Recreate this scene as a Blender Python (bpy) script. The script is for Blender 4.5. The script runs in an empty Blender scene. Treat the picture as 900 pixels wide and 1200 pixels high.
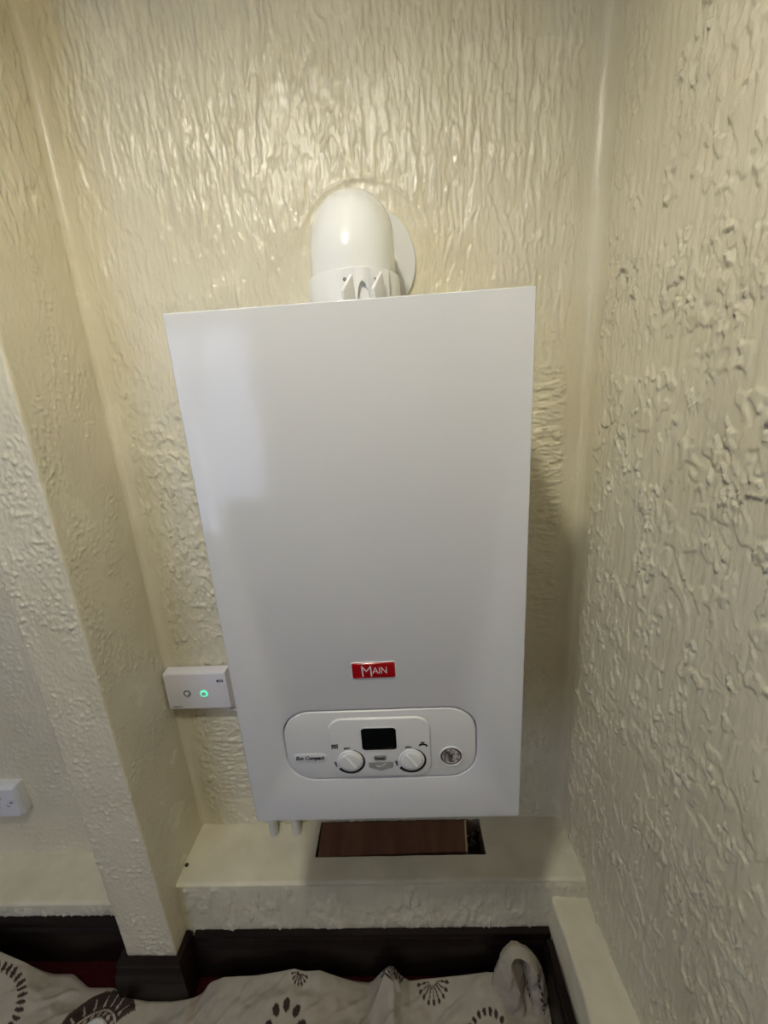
import bpy, bmesh, math
import numpy as np
from mathutils import Matrix, Vector

scene = bpy.context.scene
COL = scene.collection

# ------------------------------------------------------------------ camera
FPX = 476.45                                   # focal length in pixels of the 900x1200 frame
CAM = np.array([0.0457, -0.4613, 0.5959])
ROT = np.array([[0.99773114, 0.02671553, -0.06179686],     # right
                [-0.05261297, -0.26329483, -0.96327966],   # down
                [-0.04200532, 0.96434543, -0.26129186]])   # forward
cam_d = bpy.data.cameras.new('camera')
cam_d.sensor_fit = 'HORIZONTAL'
cam_d.sensor_width = 36.0
cam_d.lens = FPX / 900.0 * 36.0
cam_d.clip_start = 0.02
cam = bpy.data.objects.new('camera', cam_d)
COL.objects.link(cam)
M3 = Matrix(((ROT[0][0], -ROT[1][0], -ROT[2][0]),
             (ROT[0][1], -ROT[1][1], -ROT[2][1]),
             (ROT[0][2], -ROT[1][2], -ROT[2][2])))
cam.matrix_world = Matrix.Translation(Vector(CAM)) @ M3.to_4x4()
scene.camera = cam

def ray(u, v):
    return ROT.T @ np.array([(u - 450) / FPX, (v - 600) / FPX, 1.0])
def at_y(u, v, y):
    d = ray(u, v); return CAM + d * ((y - CAM[1]) / d[1])
def at_z(u, v, z):
    d = ray(u, v); return CAM + d * ((z - CAM[2]) / d[2])

# ------------------------------------------------------------------ world, light, exposure
world = bpy.data.worlds.new('overcast_sky'); scene.world = world
world.use_nodes = True
bg = world.node_tree.nodes['Background']
bg.inputs['Color'].default_value = (0.62, 0.76, 1.0, 1)
bg.inputs['Strength'].default_value = 0.2
vs = scene.view_settings
vs.view_transform = 'Standard'; vs.look = 'None'; vs.exposure = 0.46; vs.gamma = 1.0
vs.use_curve_mapping = False

LAMP = (-0.17, -0.51, 1.44)                    # bulb of the pendant that hangs in front of the alcove
LAMP_STRENGTH = 200.0
LAMP_COLOR = (1.0, 0.975, 0.86)
WIN_X0, WIN_X1, WIN_Z0, WIN_Z1, WIN_Y = -1.90, -0.93, -0.10, 1.40, -1.9     # window opposite the boiler, to its left
DAY_COLOR = (0.62, 0.70, 1.0)
DAY_ENERGY = 14.0
def daylight(name, w, h, energy, loc, rot):       # overcast daylight coming in through a window
    ld = bpy.data.lights.new(name, 'AREA'); ld.shape = 'RECTANGLE'; ld.size = w; ld.size_y = h
    ld.energy = energy; ld.color = DAY_COLOR
    lo = bpy.data.objects.new(name, ld); COL.objects.link(lo); lo.location = loc; lo.rotation_euler = rot
daylight('window_daylight_offscreen', WIN_X1 - WIN_X0 + 0.2, WIN_Z1 - WIN_Z0 + 0.2, DAY_ENERGY, ((WIN_X0 + WIN_X1) / 2, WIN_Y - 0.13, (WIN_Z0 + WIN_Z1) / 2), (math.pi / 2, 0, 0))

# ------------------------------------------------------------------ materials
MATS = {}
def principled(name, color, rough=0.5, metal=0.0, emit=None, estr=0.0, coat=0.0, spec=0.5):
    m = bpy.data.materials.new(name); m.use_nodes = True
    b = m.node_tree.nodes['Principled BSDF']
    b.inputs['Base Color'].default_value = (*color, 1)
    b.inputs['Roughness'].default_value = rough
    b.inputs['Metallic'].default_value = metal
    b.inputs['Specular IOR Level'].default_value = spec
    if coat:
        b.inputs['Coat Weight'].default_value = coat
        b.inputs['Coat Roughness'].default_value = 0.08
    if emit:
        b.inputs['Emission Color'].default_value = (*emit, 1)
        b.inputs['Emission Strength'].default_value = estr
    MATS[name] = m
    return m
def add_noise(m, scale, c0, c1, detail=4, bump=0.0, bscale=None, stretch=(1, 1, 1), dist=0.001, lo=0.3, hi=0.7, rough=None, bstretch=None):
    nt = m.node_tree; b = nt.nodes['Principled BSDF']
    tc = nt.nodes.new('ShaderNodeTexCoord'); mp = nt.nodes.new('ShaderNodeMapping')
    mp.inputs['Scale'].default_value = stretch
    nt.links.new(tc.outputs['Object'], mp.inputs['Vector'])
    n = nt.nodes.new('ShaderNodeTexNoise'); n.inputs['Scale'].default_value = scale; n.inputs['Detail'].default_value = detail
    nt.links.new(mp.outputs['Vector'], n.inputs['Vector'])
    r = nt.nodes.new('ShaderNodeValToRGB')
    r.color_ramp.elements[0].position = lo; r.color_ramp.elements[1].position = hi
    r.color_ramp.elements[0].color = (*c0, 1); r.color_ramp.elements[1].color = (*c1, 1)
    nt.links.new(n.outputs['Fac'], r.inputs['Fac'])
    nt.links.new(r.outputs['Color'], b.inputs['Base Color'])
    if rough:
        mr = nt.nodes.new('ShaderNodeMapRange')
        mr.inputs['To Min'].default_value = rough[0]; mr.inputs['To Max'].default_value = rough[1]
        nt.links.new(n.outputs['Fac'], mr.inputs['Value']); nt.links.new(mr.outputs['Result'], b.inputs['Roughness'])
    if bump:
        n2 = nt.nodes.new('ShaderNodeTexNoise'); n2.inputs['Scale'].default_value = bscale; n2.inputs['Detail'].default_value = 3
        if bstretch:
            mp = nt.nodes.new('ShaderNodeMapping'); mp.inputs['Scale'].default_value = bstretch
            nt.links.new(tc.outputs['Object'], mp.inputs['Vector'])
        nt.links.new(mp.outputs['Vector'], n2.inputs['Vector'])
        bp = nt.nodes.new('ShaderNodeBump'); bp.inputs['Strength'].default_value = bump; bp.inputs['Distance'].default_value = dist
        nt.links.new(n2.outputs['Fac'], bp.inputs['Height'])
        nt.links.new(bp.outputs['Normal'], b.inputs['Normal'])
    return m

WALL_A, WALL_B = (0.71, 0.65, 0.475), (0.78, 0.725, 0.55)
m_wall = add_noise(principled('cream_gloss_plaster', WALL_A, 0.32), 9, WALL_A, WALL_B, bump=0.5, bscale=330, dist=0.0016, rough=(0.16, 0.34), bstretch=(1, 1, 0.3))
m_wall_r = add_noise(principled('cream_satin_plaster', WALL_A, 0.42), 9, WALL_A, WALL_B, bump=0.45, bscale=360, dist=0.0014, bstretch=(1, 1, 0.4))
m_ledge = add_noise(principled('cream_ledge_paint', (0.70, 0.66, 0.50), 0.5), 14, (0.62, 0.58, 0.43), (0.74, 0.70, 0.54), bump=0.4, bscale=90, dist=0.0015)
m_plain = principled('plain_room_paint', (0.20, 0.19, 0.17), 0.7)
m_ceil = principled('grey_ceiling_paint', (0.26, 0.25, 0.24), 0.8)
m_skirt = add_noise(principled('dark_gloss_wood_stain', (0.012, 0.007, 0.006), 0.34, spec=0.22), 6, (0.006, 0.0035, 0.003), (0.013, 0.007, 0.006), stretch=(1, 1, 12), bump=0.15, bscale=60)
m_carpet = add_noise(principled('red_carpet', (0.10, 0.006, 0.010), 0.95, spec=0.1), 300, (0.022, 0.0018, 0.0025), (0.050, 0.0040, 0.0055), bump=1.0, bscale=700, dist=0.002)
m_white = add_noise(principled('white_powder_coat', (0.80, 0.80, 0.785), 0.11), 3, (0.72, 0.72, 0.715), (0.735, 0.733, 0.73), bump=0.02, bscale=500, dist=0.0003)
m_plast = principled('white_moulded_plastic', (0.80, 0.795, 0.77), 0.30)
m_flue = principled('white_gloss_enamel', (0.82, 0.82, 0.79), 0.12, coat=0.5)
m_fascia = principled('pale_grey_plastic', (0.74, 0.735, 0.72), 0.34)
m_knob = principled('light_grey_knob_plastic', (0.78, 0.775, 0.76), 0.28)
m_dark = principled('matt_black', (0.02, 0.02, 0.02), 0.6)  # flat black of the ledge disc, button ring and switch marks
m_black = principled('black_print', (0.012, 0.012, 0.012), 0.5)
m_screen = principled('black_display_glass', (0.004, 0.006, 0.006), 0.06)
m_red = principled('red_enamel', (0.36, 0.005, 0.008), 0.16, coat=0.5)
m_print = principled('white_print', (0.80, 0.74, 0.72), 0.4)
m_btn = principled('mid_grey_plastic', (0.30, 0.29, 0.28), 0.4)
m_flap = principled('grey_flap_plastic', (0.33, 0.32, 0.305), 0.4)
m_gauge = add_noise(principled('gauge_face', (0.4, 0.37, 0.35), 0.3), 160, (0.13, 0.12, 0.12), (0.60, 0.53, 0.50), lo=0.42, hi=0.58)
m_bezel = principled('dark_bezel', (0.10, 0.07, 0.065), 0.3)
m_recv = principled('lilac_white_plastic', (0.72, 0.70, 0.73), 0.35)
m_green = principled('green_indicator', (0.02, 0.5, 0.25), 0.3, emit=(0.05, 1.0, 0.42), estr=1.1)
m_navy = principled('navy_print', (0.05, 0.05, 0.10), 0.5)
m_greytext = principled('pale_grey_print', (0.45, 0.44, 0.50), 0.5)
m_sock = principled('white_socket_plastic', (0.74, 0.74, 0.76), 0.35)
m_wood = add_noise(principled('varnished_plywood', (0.2, 0.09, 0.04), 0.4), 10, (0.095, 0.036, 0.017), (0.175, 0.072, 0.034), stretch=(3.0, 0.5, 1), bump=0.1, bscale=80, dist=0.0006)
m_woodedge = principled('raw_wood_edge', (0.55, 0.40, 0.24), 0.6)
m_hole = add_noise(principled('dusty_timber', (0.28, 0.20, 0.14), 0.9), 40, (0.20, 0.145, 0.10), (0.36, 0.28, 0.20))
m_cable = principled('white_cable', (0.62, 0.60, 0.55), 0.4)
m_pipe = principled('white_painted_pipe', (0.62, 0.61, 0.58), 0.4)
m_screw = principled('steel_screw', (0.35, 0.34, 0.32), 0.35, metal=0.8)
m_bulb = principled('frosted_lit_bulb', (1, 0.9, 0.75), 0.5, emit=LAMP_COLOR, estr=LAMP_STRENGTH)

m_shade = bpy.data.materials.new('added_lampshade_fabric'); m_shade.use_nodes = True  # fabric of the added shade, passes part of the bulb's light
_n = m_shade.node_tree; _n.nodes.remove(_n.nodes['Principled BSDF'])
_d = _n.nodes.new('ShaderNodeBsdfDiffuse'); _d.inputs['Color'].default_value = (0.75, 0.70, 0.60, 1)
_t = _n.nodes.new('ShaderNodeBsdfTranslucent'); _t.inputs['Color'].default_value = (0.75, 0.72, 0.64, 1)
_m = _n.nodes.new('ShaderNodeMixShader'); _m.inputs['Fac'].default_value = 0.5
_n.links.new(_d.outputs[0], _m.inputs[1]); _n.links.new(_t.outputs[0], _m.inputs[2])
_n.links.new(_m.outputs[0], _n.nodes['Material Output'].inputs['Surface'])
# cloth: plain weave with a dark print kept in a colour attribute
m_cloth = bpy.data.materials.new('printed_cotton'); m_cloth.use_nodes = True
_nt = m_cloth.node_tree; _b = _nt.nodes['Principled BSDF']; _b.inputs['Roughness'].default_value = 0.9
_b.inputs['Specular IOR Level'].default_value = 0.15
_at = _nt.nodes.new('ShaderNodeVertexColor'); _at.layer_name = 'print'
_nt.links.new(_at.outputs['Color'], _b.inputs['Base Color'])
_tc = _nt.nodes.new('ShaderNodeTexCoord'); _nz = _nt.nodes.new('ShaderNodeTexNoise'); _nz.inputs['Scale'].default_value = 420
_nt.links.new(_tc.outputs['Object'], _nz.inputs['Vector'])
_bp = _nt.nodes.new('ShaderNodeBump'); _bp.inputs['Strength'].default_value = 0.35; _bp.inputs['Distance'].default_value = 0.001
_nt.links.new(_nz.outputs['Fac'], _bp.inputs['Height']); _nt.links.new(_bp.outputs['Normal'], _b.inputs['Normal'])

# ------------------------------------------------------------------ helpers
def tag(o, label=None, cat=None, group=None, kind=None):
    if label: o['label'] = label
    if cat: o['category'] = cat
    if group: o['group'] = group
    if kind: o['kind'] = kind
    return o
def empty(name, loc, label, cat, group=None):
    o = bpy.data.objects.new(name, None); COL.objects.link(o); o.location = loc
    o.empty_display_size = 0.02
    return tag(o, label, cat, group)
def link_mesh(name, me, mat, parent=None, smooth=None):
    if mat is not None and len(me.materials) == 0: me.materials.append(mat)
    o = bpy.data.objects.new(name, me); COL.objects.link(o)
    if parent is not None:
        o.parent = parent
        p = Vector((0, 0, 0)); q = parent
        while q is not None: p += q.location; q = q.parent
        o.location = -p                       # geometry is written in world coordinates
    if smooth is not None:
        me.polygons.foreach_set('use_smooth', [True] * len(me.polygons))
        if smooth < 180: me.set_sharp_from_angle(angle=math.radians(smooth))
    return o
def from_data(name, verts, faces, mat, parent=None, smooth=None):
    me = bpy.data.meshes.new(name); me.from_pydata([tuple(map(float, v)) for v in verts], [], faces); me.update()
    return link_mesh(name, me, mat, parent, smooth)
def from_bm(name, bm, mat, parent=None, smooth=None):
    bmesh.ops.recalc_face_normals(bm, faces=bm.faces)
    me = bpy.data.meshes.new(name); bm.to_mesh(me); bm.free()
    return link_mesh(name, me, mat, parent, smooth)
def box(name, x0, x1, y0, y1, z0, z1, mat, parent=None, bevel=0.0, seg=2):
    bm = bmesh.new(); bmesh.ops.create_cube(bm, size=1)
    for v in bm.verts:
        v.co = Vector(((x0 + x1) / 2 + v.co.x * (x1 - x0), (y0 + y1) / 2 + v.co.y * (y1 - y0), (z0 + z1) / 2 + v.co.z * (z1 - z0)))
    if bevel: bmesh.ops.bevel(bm, geom=bm.edges[:], offset=bevel, segments=seg, profile=0.5, affect='EDGES')
    return from_bm(name, bm, mat, parent, 35 if bevel else None)
def rrect(cx, cz, w, h, r, n=8):
    pts = []
    for sx, sz, a0 in ((1, 1, 0), (-1, 1, 90), (-1, -1, 180), (1, -1, 270)):
        for k in range(n + 1):
            a = math.radians(a0 + 90 * k / n)
            pts.append((cx + sx * (w / 2 - r) + r * math.cos(a), cz + sz * (h / 2 - r) + r * math.sin(a)))
    return pts
def loft(name, rings, mat, parent=None, cap0=True, cap1=True, smooth=40, closed=True):
    n = len(rings[0]); verts = [p for r in rings for p in r]; faces = []
    for i in range(len(rings) - 1):
        for k in range(n if closed else n - 1):
            a, b = i * n + k, i * n + (k + 1) % n
            faces.append((a, b, b + n, a + n))
    if cap0: faces.append(tuple(range(n))[::-1])
    if cap1: faces.append(tuple(range((len(rings) - 1) * n, len(rings) * n)))
    me = bpy.data.meshes.new(name); me.from_pydata([tuple(map(float, v)) for v in verts], [], faces)
    bm = bmesh.new(); bm.from_mesh(me); bmesh.ops.recalc_face_normals(bm, faces=bm.faces); bm.to_mesh(me); bm.free()
    return link_mesh(name, me, mat, parent, smooth)
def plate(name, pts, y_back, y_front, mat, parent=None, bev=0.0, n=3):
    """a flat piece on the boiler front: outline pts (x,z), front face towards -y, rounded front edge"""
    P = np.array(pts); c = P.mean(0)
    def inset(d):
        nx = np.roll(P, -1, 0) - np.roll(P, 1, 0); nrm = np.stack([nx[:, 1], -nx[:, 0]], 1)
        nrm /= np.linalg.norm(nrm, axis=1)[:, None] + 1e-12
        s = np.sign(((P - c) * nrm).sum(1).mean())
        return P - nrm * s * d
    rings = [[(p[0], y_back, p[1]) for p in P]]
    if bev:
        for k in range(n + 1):
            a = k / n * math.pi / 2
            Q = inset(bev * (1 - math.cos(a))); y = y_front + bev * (1 - math.sin(a))
            rings.append([(p[0], y, p[1]) for p in Q])
    else:
        rings.append([(p[0], y_front, p[1]) for p in P])
    return loft(name, rings, mat, parent, smooth=30)
def circle(cx, cz, r, n=40):
    return [(cx + r * math.cos(2 * math.pi * k / n), cz + r * math.sin(2 * math.pi * k / n)) for k in range(n)]
def tube(name, path, r, mat, parent=None, n=16, cap=True):
    path = [Vector(p) for p in path]; rings = []
    up = None
    for i, p in enumerate(path):
        t = (path[min(i + 1, len(path) - 1)] - path[max(i - 1, 0)]).normalized()
        if up is None:
            a = Vector((1, 0, 0)) if abs(t.x) < 0.9 else Vector((0, 0, 1))
            up = (a - t * a.dot(t)).normalized()
        else:
            up = (up - t * up.dot(t)).normalized()
        b = t.cross(up)
        rr = r[i] if hasattr(r, '__len__') else r
        rings.append([p + (up * math.cos(2 * math.pi * k / n) + b * math.sin(2 * math.pi * k / n)) * rr for k in range(n)])
    return loft(name, rings, mat, parent, cap, cap, smooth=40)
def strokes(name, lines, y, mat, parent=None, thick=0.0003):
    """flat lettering: each line = (points (x,z), width)"""
    bm = bmesh.new()
    for pts, w in lines:
        for (ax, az), (bx, bz) in zip(pts[:-1], pts[1:]):
            d = Vector((bx - ax, 0, bz - az)); L = d.length
            if L == 0: continue
            d /= L; nn = Vector((-d.z, 0, d.x)) * (w / 2); e = d * (w * 0.25)
            A, B = Vector((ax, y, az)) - e, Vector((bx, y, bz)) + e
            vs_ = [bm.verts.new(A + nn), bm.verts.new(A - nn), bm.verts.new(B - nn), bm.verts.new(B + nn)]
            vf = [bm.verts.new(v.co + Vector((0, thick, 0))) for v in vs_]
            bm.faces.new(vs_); bm.faces.new(vf[::-1])
            for k in range(4): bm.faces.new((vs_[k], vf[k], vf[(k + 1) % 4], vs_[(k + 1) % 4]))
    return from_bm(name, bm, mat, parent)
def text(name, body, cx, cz, width, height, y, mat, parent=None, shear=0.0, bold=0.0, rot=0.0):
    cu = bpy.data.curves.new(name, 'FONT'); cu.body = body; cu.shear = shear; cu.offset = bold; cu.resolution_u = 3
    cu.extrude = 0.0
    ob = bpy.data.objects.new(name, cu); COL.objects.link(ob)
    dg = bpy.context.evaluated_depsgraph_get()
    me = bpy.data.meshes.new_from_object(ob.evaluated_get(dg))
    bpy.data.objects.remove(ob); bpy.data.curves.remove(cu)
    co = np.empty(len(me.vertices) * 3); me.vertices.foreach_get('co', co); co = co.reshape(-1, 3)
    mn, mx = co.min(0), co.max(0)
    u = ((co[:, 0] - mn[0]) / (mx[0] - mn[0]) - 0.5) * width; v = ((co[:, 1] - mn[1]) / (mx[1] - mn[1]) - 0.5) * height
    c, s = math.cos(rot), math.sin(rot)
    out = np.stack([cx + u * c - v * s, np.full(len(u), y), cz + u * s + v * c], 1)
    me.vertices.foreach_set('co', out.ravel()); me.update(); me.materials.clear()
    return link_mesh(name, me, mat, parent)

# ---- noise (numpy gradient noise)
def perlin(x, y, seed=0):
    rs = np.random.RandomState(seed); perm = rs.permutation(512).astype(np.int32)
    ang = rs.rand(512) * 2 * np.pi; gx, gy = np.cos(ang).astype(np.float32), np.sin(ang).astype(np.float32)
    x = np.asarray(x, np.float32) + 71.3; y = np.asarray(y, np.float32) + 133.7
    xi = np.floor(x).astype(np.int32); yi = np.floor(y).astype(np.int32)
    xf = x - xi; yf = y - yi
    u = xf * xf * xf * (xf * (xf * 6 - 15) + 10); v = yf * yf * yf * (yf * (yf * 6 - 15) + 10)
    def g(i, j, dx, dy):
        h = perm[(perm[i & 511] + j) & 511]; return gx[h] * dx + gy[h] * dy
    n00 = g(xi, yi, xf, yf); n10 = g(xi + 1, yi, xf - 1, yf)
    n01 = g(xi, yi + 1, xf, yf - 1); n11 = g(xi + 1, yi + 1, xf - 1, yf - 1)
    a = n00 + u * (n10 - n00); b = n01 + u * (n11 - n01)
    return (a + v * (b - a)) * 1.5
def fbm(x, y, seed=0, oct=3):
    s = 0; a = 1.0
    for k in range(oct): s = s + a * perlin(x * 2 ** k, y * 2 ** k, seed + k); a *= 0.5
    return s
def sstep(a, b, x):
    t = np.clip((x - a) / (b - a), 0, 1); return t * t * (3 - 2 * t)

# ------------------------------------------------------------------ the walls: one plan outline, extruded, with trowelled relief
FLOOR, CEIL = -0.622, 1.76
XL, XR, YB = -0.4785, 0.381, 0.287             # boiler alcove: left corner, right corner, back wall
XP, YP, YR = -0.587, 0.1106, 0.293             # pier: outer edge, front; recess wall behind the socket
ROOM_X, ROOM_Y = -2.0, -1.9
RIGHT_SLOPE = 0.04
xr_at = lambda y: XR + RIGHT_SLOPE * (YB - y)

corners = [((ROOM_X, YR), None, 0), ((XP, YR), 'c', 0.012), ((XP, YP), 'v', 0.004), ((XL, YP), 'v', 0.004),
           ((XL, YB), 'c', 0.011), ((XR, YB), 'c', 0.015), ((xr_at(ROOM_Y), ROOM_Y), None, 0)]
pts = [np.array(c[0]) for c in corners]
def spacing(seg, t, L):
    """sample step along segment seg at distance t"""
    if seg == 0: return 0.0028 if L - t < 0.50 else 0.03
    if seg == 1: return 0.006
    if seg in (2, 3): return 0.0024
    if seg == 4: return 0.0021
    return 0.0017 if t < 0.62 else (0.006 if t < 1.0 else 0.03)
plan, nrm, sarc, segid, tdist = [], [], [], [], []   # point, inward normal, arc length, segment, position along the segment
s_acc = 0.0
for i in range(6):
    A, B = pts[i], pts[i + 1]; d = B - A; L = np.linalg.norm(d); d = d / L
    n = np.array([d[1], -d[0]])                        # towards the room
    ra = corners[i][2]; rb = corners[i + 1][2]
    t = ra
    while t < L - rb - 1e-6:
        plan.append(A + d * t); nrm.append(n); sarc.append(s_acc + t); segid.append(i); tdist.append(t)
        t += spacing(i, t, L)
    plan.append(A + d * (L - rb)); nrm.append(n); sarc.append(s_acc + L - rb); segid.append(i); tdist.append(L - rb)
    if i < 5:                                          # rounded corner
        d2 = pts[i + 2] - B; d2 = d2 / np.linalg.norm(d2); n2 = np.array([d2[1], -d2[0]])
        typ = corners[i + 1][1]; sgn = 1 if typ == 'c' else -1
        cen = B - d * rb + n * rb * sgn
        K = 7
        for k in range(1, K):
            f = k / K; nn = n * math.cos(f * math.pi / 2) + n2 * math.sin(f * math.pi / 2); nn /= np.linalg.norm(nn)
            plan.append(cen - nn * rb * sgn); nrm.append(nn); sarc.append(s_acc + L - rb + 2 * rb * f)
            segid.append(i if f < 0.5 else i + 1); tdist.append(L if f < 0.5 else 0.0)
    s_acc += L
plan, nrm, sarc, segid, tdist = map(np.array, (plan, nrm, sarc, segid, tdist))
zs = np.concatenate([np.arange(FLOOR, 1.22, 0.0021), np.arange(1.245, CEIL, 0.02), [CEIL]])
S, Z = np.meshgrid(sarc, zs); SEG = np.broadcast_to(segid, S.shape); TD = np.broadcast_to(tdist, S.shape)
PX = np.broadcast_to(plan[:, 0], S.shape); PYY = np.broadcast_to(plan[:, 1], S.shape)
seglen = np.array([np.linalg.norm(pts[i + 1] - pts[i]) for i in range(6)])

def relief_drag(u, z, seed, fx=125.0, fz=13.0, keep=0.0):
    """comb-dragged plaster: long ridges and lapped edges, running along z"""
    wu = u + 0.0035 * fbm(u * 26, z * 14, seed + 20, 2); wz = z + 0.014 * fbm(u * 24, z * 9, seed + 30, 2)
    n1 = perlin(wu * fx, wz * fz, seed); n2 = perlin(wu * fx * 0.8, wz * fz * 1.3, seed + 1)
    m = sstep(-0.40, 0.25, fbm(u * 16, z * 12, seed + 2, 2) + keep)
    ridge = np.exp(-(n1 / 0.12) ** 2) * (0.3 + 0.7 * m)
    lap = sstep(-0.04, 0.07, n2)
    tear = sstep(0.0, 0.05, fbm(u * 13 + 0.5 * perlin(u * 60, z * 20, seed + 8), z * 8 + 0.9 * perlin(u * 45, z * 9, seed + 7), seed + 9, 2) - 0.12)
    return 0.0019 * ridge + 0.0015 * lap * (0.3 + 0.7 * m) + 0.0013 * tear + 0.0006 * fbm(u * 30, z * 12, seed + 3, 2) + 0.0005 * perlin(u * 230, z * 50, seed + 4)
def relief_knock(u, z, seed):
    """flattened plaster with fine combing and torn crescents between smooth patches"""
    su = u + 0.30 * z; wu = su + 0.006 * fbm(u * 34, z * 24, seed + 20, 3); wz = z + 0.012 * fbm(u * 28, z * 20, seed + 30, 3)
    n1 = perlin(wu * 88, wz * 34, seed); n2 = perlin(wu * 150, wz * 40, seed + 1)
    br = sstep(0.0, 0.40, fbm(u * 26, z * 20, seed + 6, 2)); m = sstep(-0.15, 0.40, fbm(u * 11, z * 8, seed + 2, 3))
    lap = sstep(0.12, 0.22, n1); lip = np.exp(-((n1 - 0.20) / 0.07) ** 2); nick = np.exp(-((n1 - 0.05) / 0.06) ** 2)
    comb = perlin((u + 0.002 * fbm(u * 30, z * 10, seed + 11, 2)) * 125, z * 8, seed + 12)
    big = sstep(-0.02, 0.05, fbm(u * 14 + 0.6 * perlin(u * 60, z * 40, seed + 8), z * 10, seed + 9, 2) - 0.15)
    return 0.0014 * lap * (0.15 + 0.85 * br) + (0.0023 * lip - 0.0022 * nick) * br * (0.5 + 0.5 * m) + 0.0014 * np.exp(-(n2 / 0.10) ** 2) * m + 0.00055 * comb + 0.0014 * big + 0.0004 * fbm(u * 24, z * 10, seed + 3, 2)
def relief_stipple(u, z, seed, amp=1.0, f=110.0):
    n = perlin(u * f, z * f * 0.7, seed); n2 = perlin(u * f * 0.5, z * f * 0.32, seed + 1)
    m = 0.30 + 0.70 * sstep(-0.35, 0.45, fbm(u * 14, z * 9, seed + 2, 2))
    blob = np.maximum(n - 0.05, 0) ** 1.0
    return amp * (0.0058 * blob * m + 0.0020 * np.exp(-(n2 / 0.12) ** 2) * m + 0.0007 * fbm(u * 30, z * 18, seed + 3, 2))

Hh = np.zeros(S.shape, np.float32)
RHO = np.full(S.shape, 9.0)
def on(seg, fn):
    c = np.where(segid == seg)[0]; Hh[:, c] = fn(S[:, c], Z[:, c], c)
on(0, lambda u, z, c: relief_stipple(u, z, 11, 0.55, 130))
on(1, lambda u, z, c: relief_stipple(u, z, 21, 0.6))
on(2, lambda u, z, c: relief_stipple(u, z, 31, 0.68, 165))
def f_return(u, z, c):
    low = sstep(0.75, 0.95, z)
    return relief_stipple(u, z, 41, 0.40, 210) * (1 - low) + relief_drag(u, z, 45, 60, 18) * low
on(3, f_return)
def f_back(u, z, c):
    x = PX[:, c]
    v = relief_drag(u, z, 51)
    st = relief_knock(u, z, 57) * 1.0 + relief_stipple(u, z, 58, 0.75, 92)
    hz = relief_drag(z, u, 61, 110, 22, 0.4)
    mid = sstep(0.50, 0.78, z + 0.12 * fbm(u * 5, z * 5, 3, 2))            # rougher and blobbier lower down
    h = st * (1 - mid) + v * mid
    mh = sstep(0.225, 0.25, x) * (1 - sstep(0.335, 0.352, x)) * sstep(0.0, 0.10, z) * (1 - sstep(0.60, 0.66, z))
    mh = np.maximum(mh, sstep(-0.42, -0.40, x) * (1 - sstep(-0.30, -0.27, x)) * sstep(-0.35, -0.30, z) * (1 - sstep(-0.09, -0.04, z)))
    h = h * (1 - mh) + hz * mh * 1.05
    # made-good plaster around the flue
    r = np.hypot(x - 0.006, z - 0.828)
    sm = 1 - sstep(0.098, 0.112, r + 0.006 * fbm(x * 40, z * 40, 77, 2))
    h = h * (1 - 0.85 * sm) + sm * 0.0009 * fbm(x * 35, z * 35, 78, 3)
    up = sstep(0.80, 0.86, z)
    h = h + 0.0016 * np.exp(-((r - 0.106) / 0.0028) ** 2) * up
    return h
on(4, f_back)
on(5, lambda u, z, c: relief_knock(u, z, 71) * 1.1)
# smooth trowelled bands next to the corners
END = np.broadcast_to(seglen[np.clip(segid, 0, 5)], S.shape) - TD
amp = np.ones(S.shape, np.float32)
wob = 0.006 * fbm(Z * 6, S * 0 + 1, 91, 3)
for seg, start, end in ((0, 0, .02), (1, .01, .01), (2, .004, .004), (3, .004, .016), (4, .034, .044), (5, .040, 0)):
    c = np.where(segid == seg)[0]
    if start: amp[:, c] *= sstep(start * 0.55, start * 1.05, TD[:, c] + wob[:, c])
    if end: amp[:, c] *= sstep(end * 0.55, end * 1.05, END[:, c] + wob[:, c])
# the convex pier edges keep some of their lumps
c = np.where((segid == 2))[0]; amp[:, c] = np.maximum(amp[:, c], 0.5)
amp *= sstep(CEIL, CEIL - 0.04, Z)
Hh = Hh * amp + 0.0022 * fbm(Z * 2.2, S * 2.2, 95, 2) * sstep(0, 0.03, np.minimum(TD, END))
X3 = PX + np.broadcast_to(nrm[:, 0], S.shape) * Hh; Y3 = PYY + np.broadcast_to(nrm[:, 1], S.shape) * Hh
def strip(name, c0, c1, mat):
    xs, ys, zz = X3[:, c0:c1 + 1], Y3[:, c0:c1 + 1], Z[:, c0:c1 + 1]
    R, Cn = xs.shape
    co = np.stack([xs, ys, zz], -1).reshape(-1, 3).astype(np.float32)
    idx = np.arange(R * Cn).reshape(R, Cn)
    q = np.stack([idx[:-1, :-1], idx[:-1, 1:], idx[1:, 1:], idx[1:, :-1]], -1).reshape(-1, 4)
    me = bpy.data.meshes.new(name); nf = len(q)
    me.vertices.add(len(co)); me.vertices.foreach_set('co', co.ravel())
    me.loops.add(nf * 4); me.loops.foreach_set('vertex_index', q.ravel().astype(np.int32))
    me.polygons.add(nf); me.polygons.foreach_set('loop_start', np.arange(nf, dtype=np.int32) * 4)
    me.polygons.foreach_set('loop_total', np.full(nf, 4, np.int32))
    me.polygons.foreach_set('use_smooth', np.ones(nf, bool))
    me.update(); me.validate()
    return tag(link_mesh(name, me, mat), kind='structure')
b = [np.where(segid == k)[0][0] for k in range(6)] + [len(segid) - 1]
tag(strip('wall_left', 0, b[1], m_wall_r), 'cool lit stippled recess wall behind the socket')
tag(strip('wall_pier', b[1], b[4], m_wall), 'narrow stippled cream pier beside the boiler alcove')
tag(strip('wall_back', b[4], b[5], m_wall), 'glossy cream wall of dragged plaster behind the boiler')
tag(strip('wall_right', b[5], b[6], m_wall_r), 'cream right hand wall of torn textured plaster')

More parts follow.
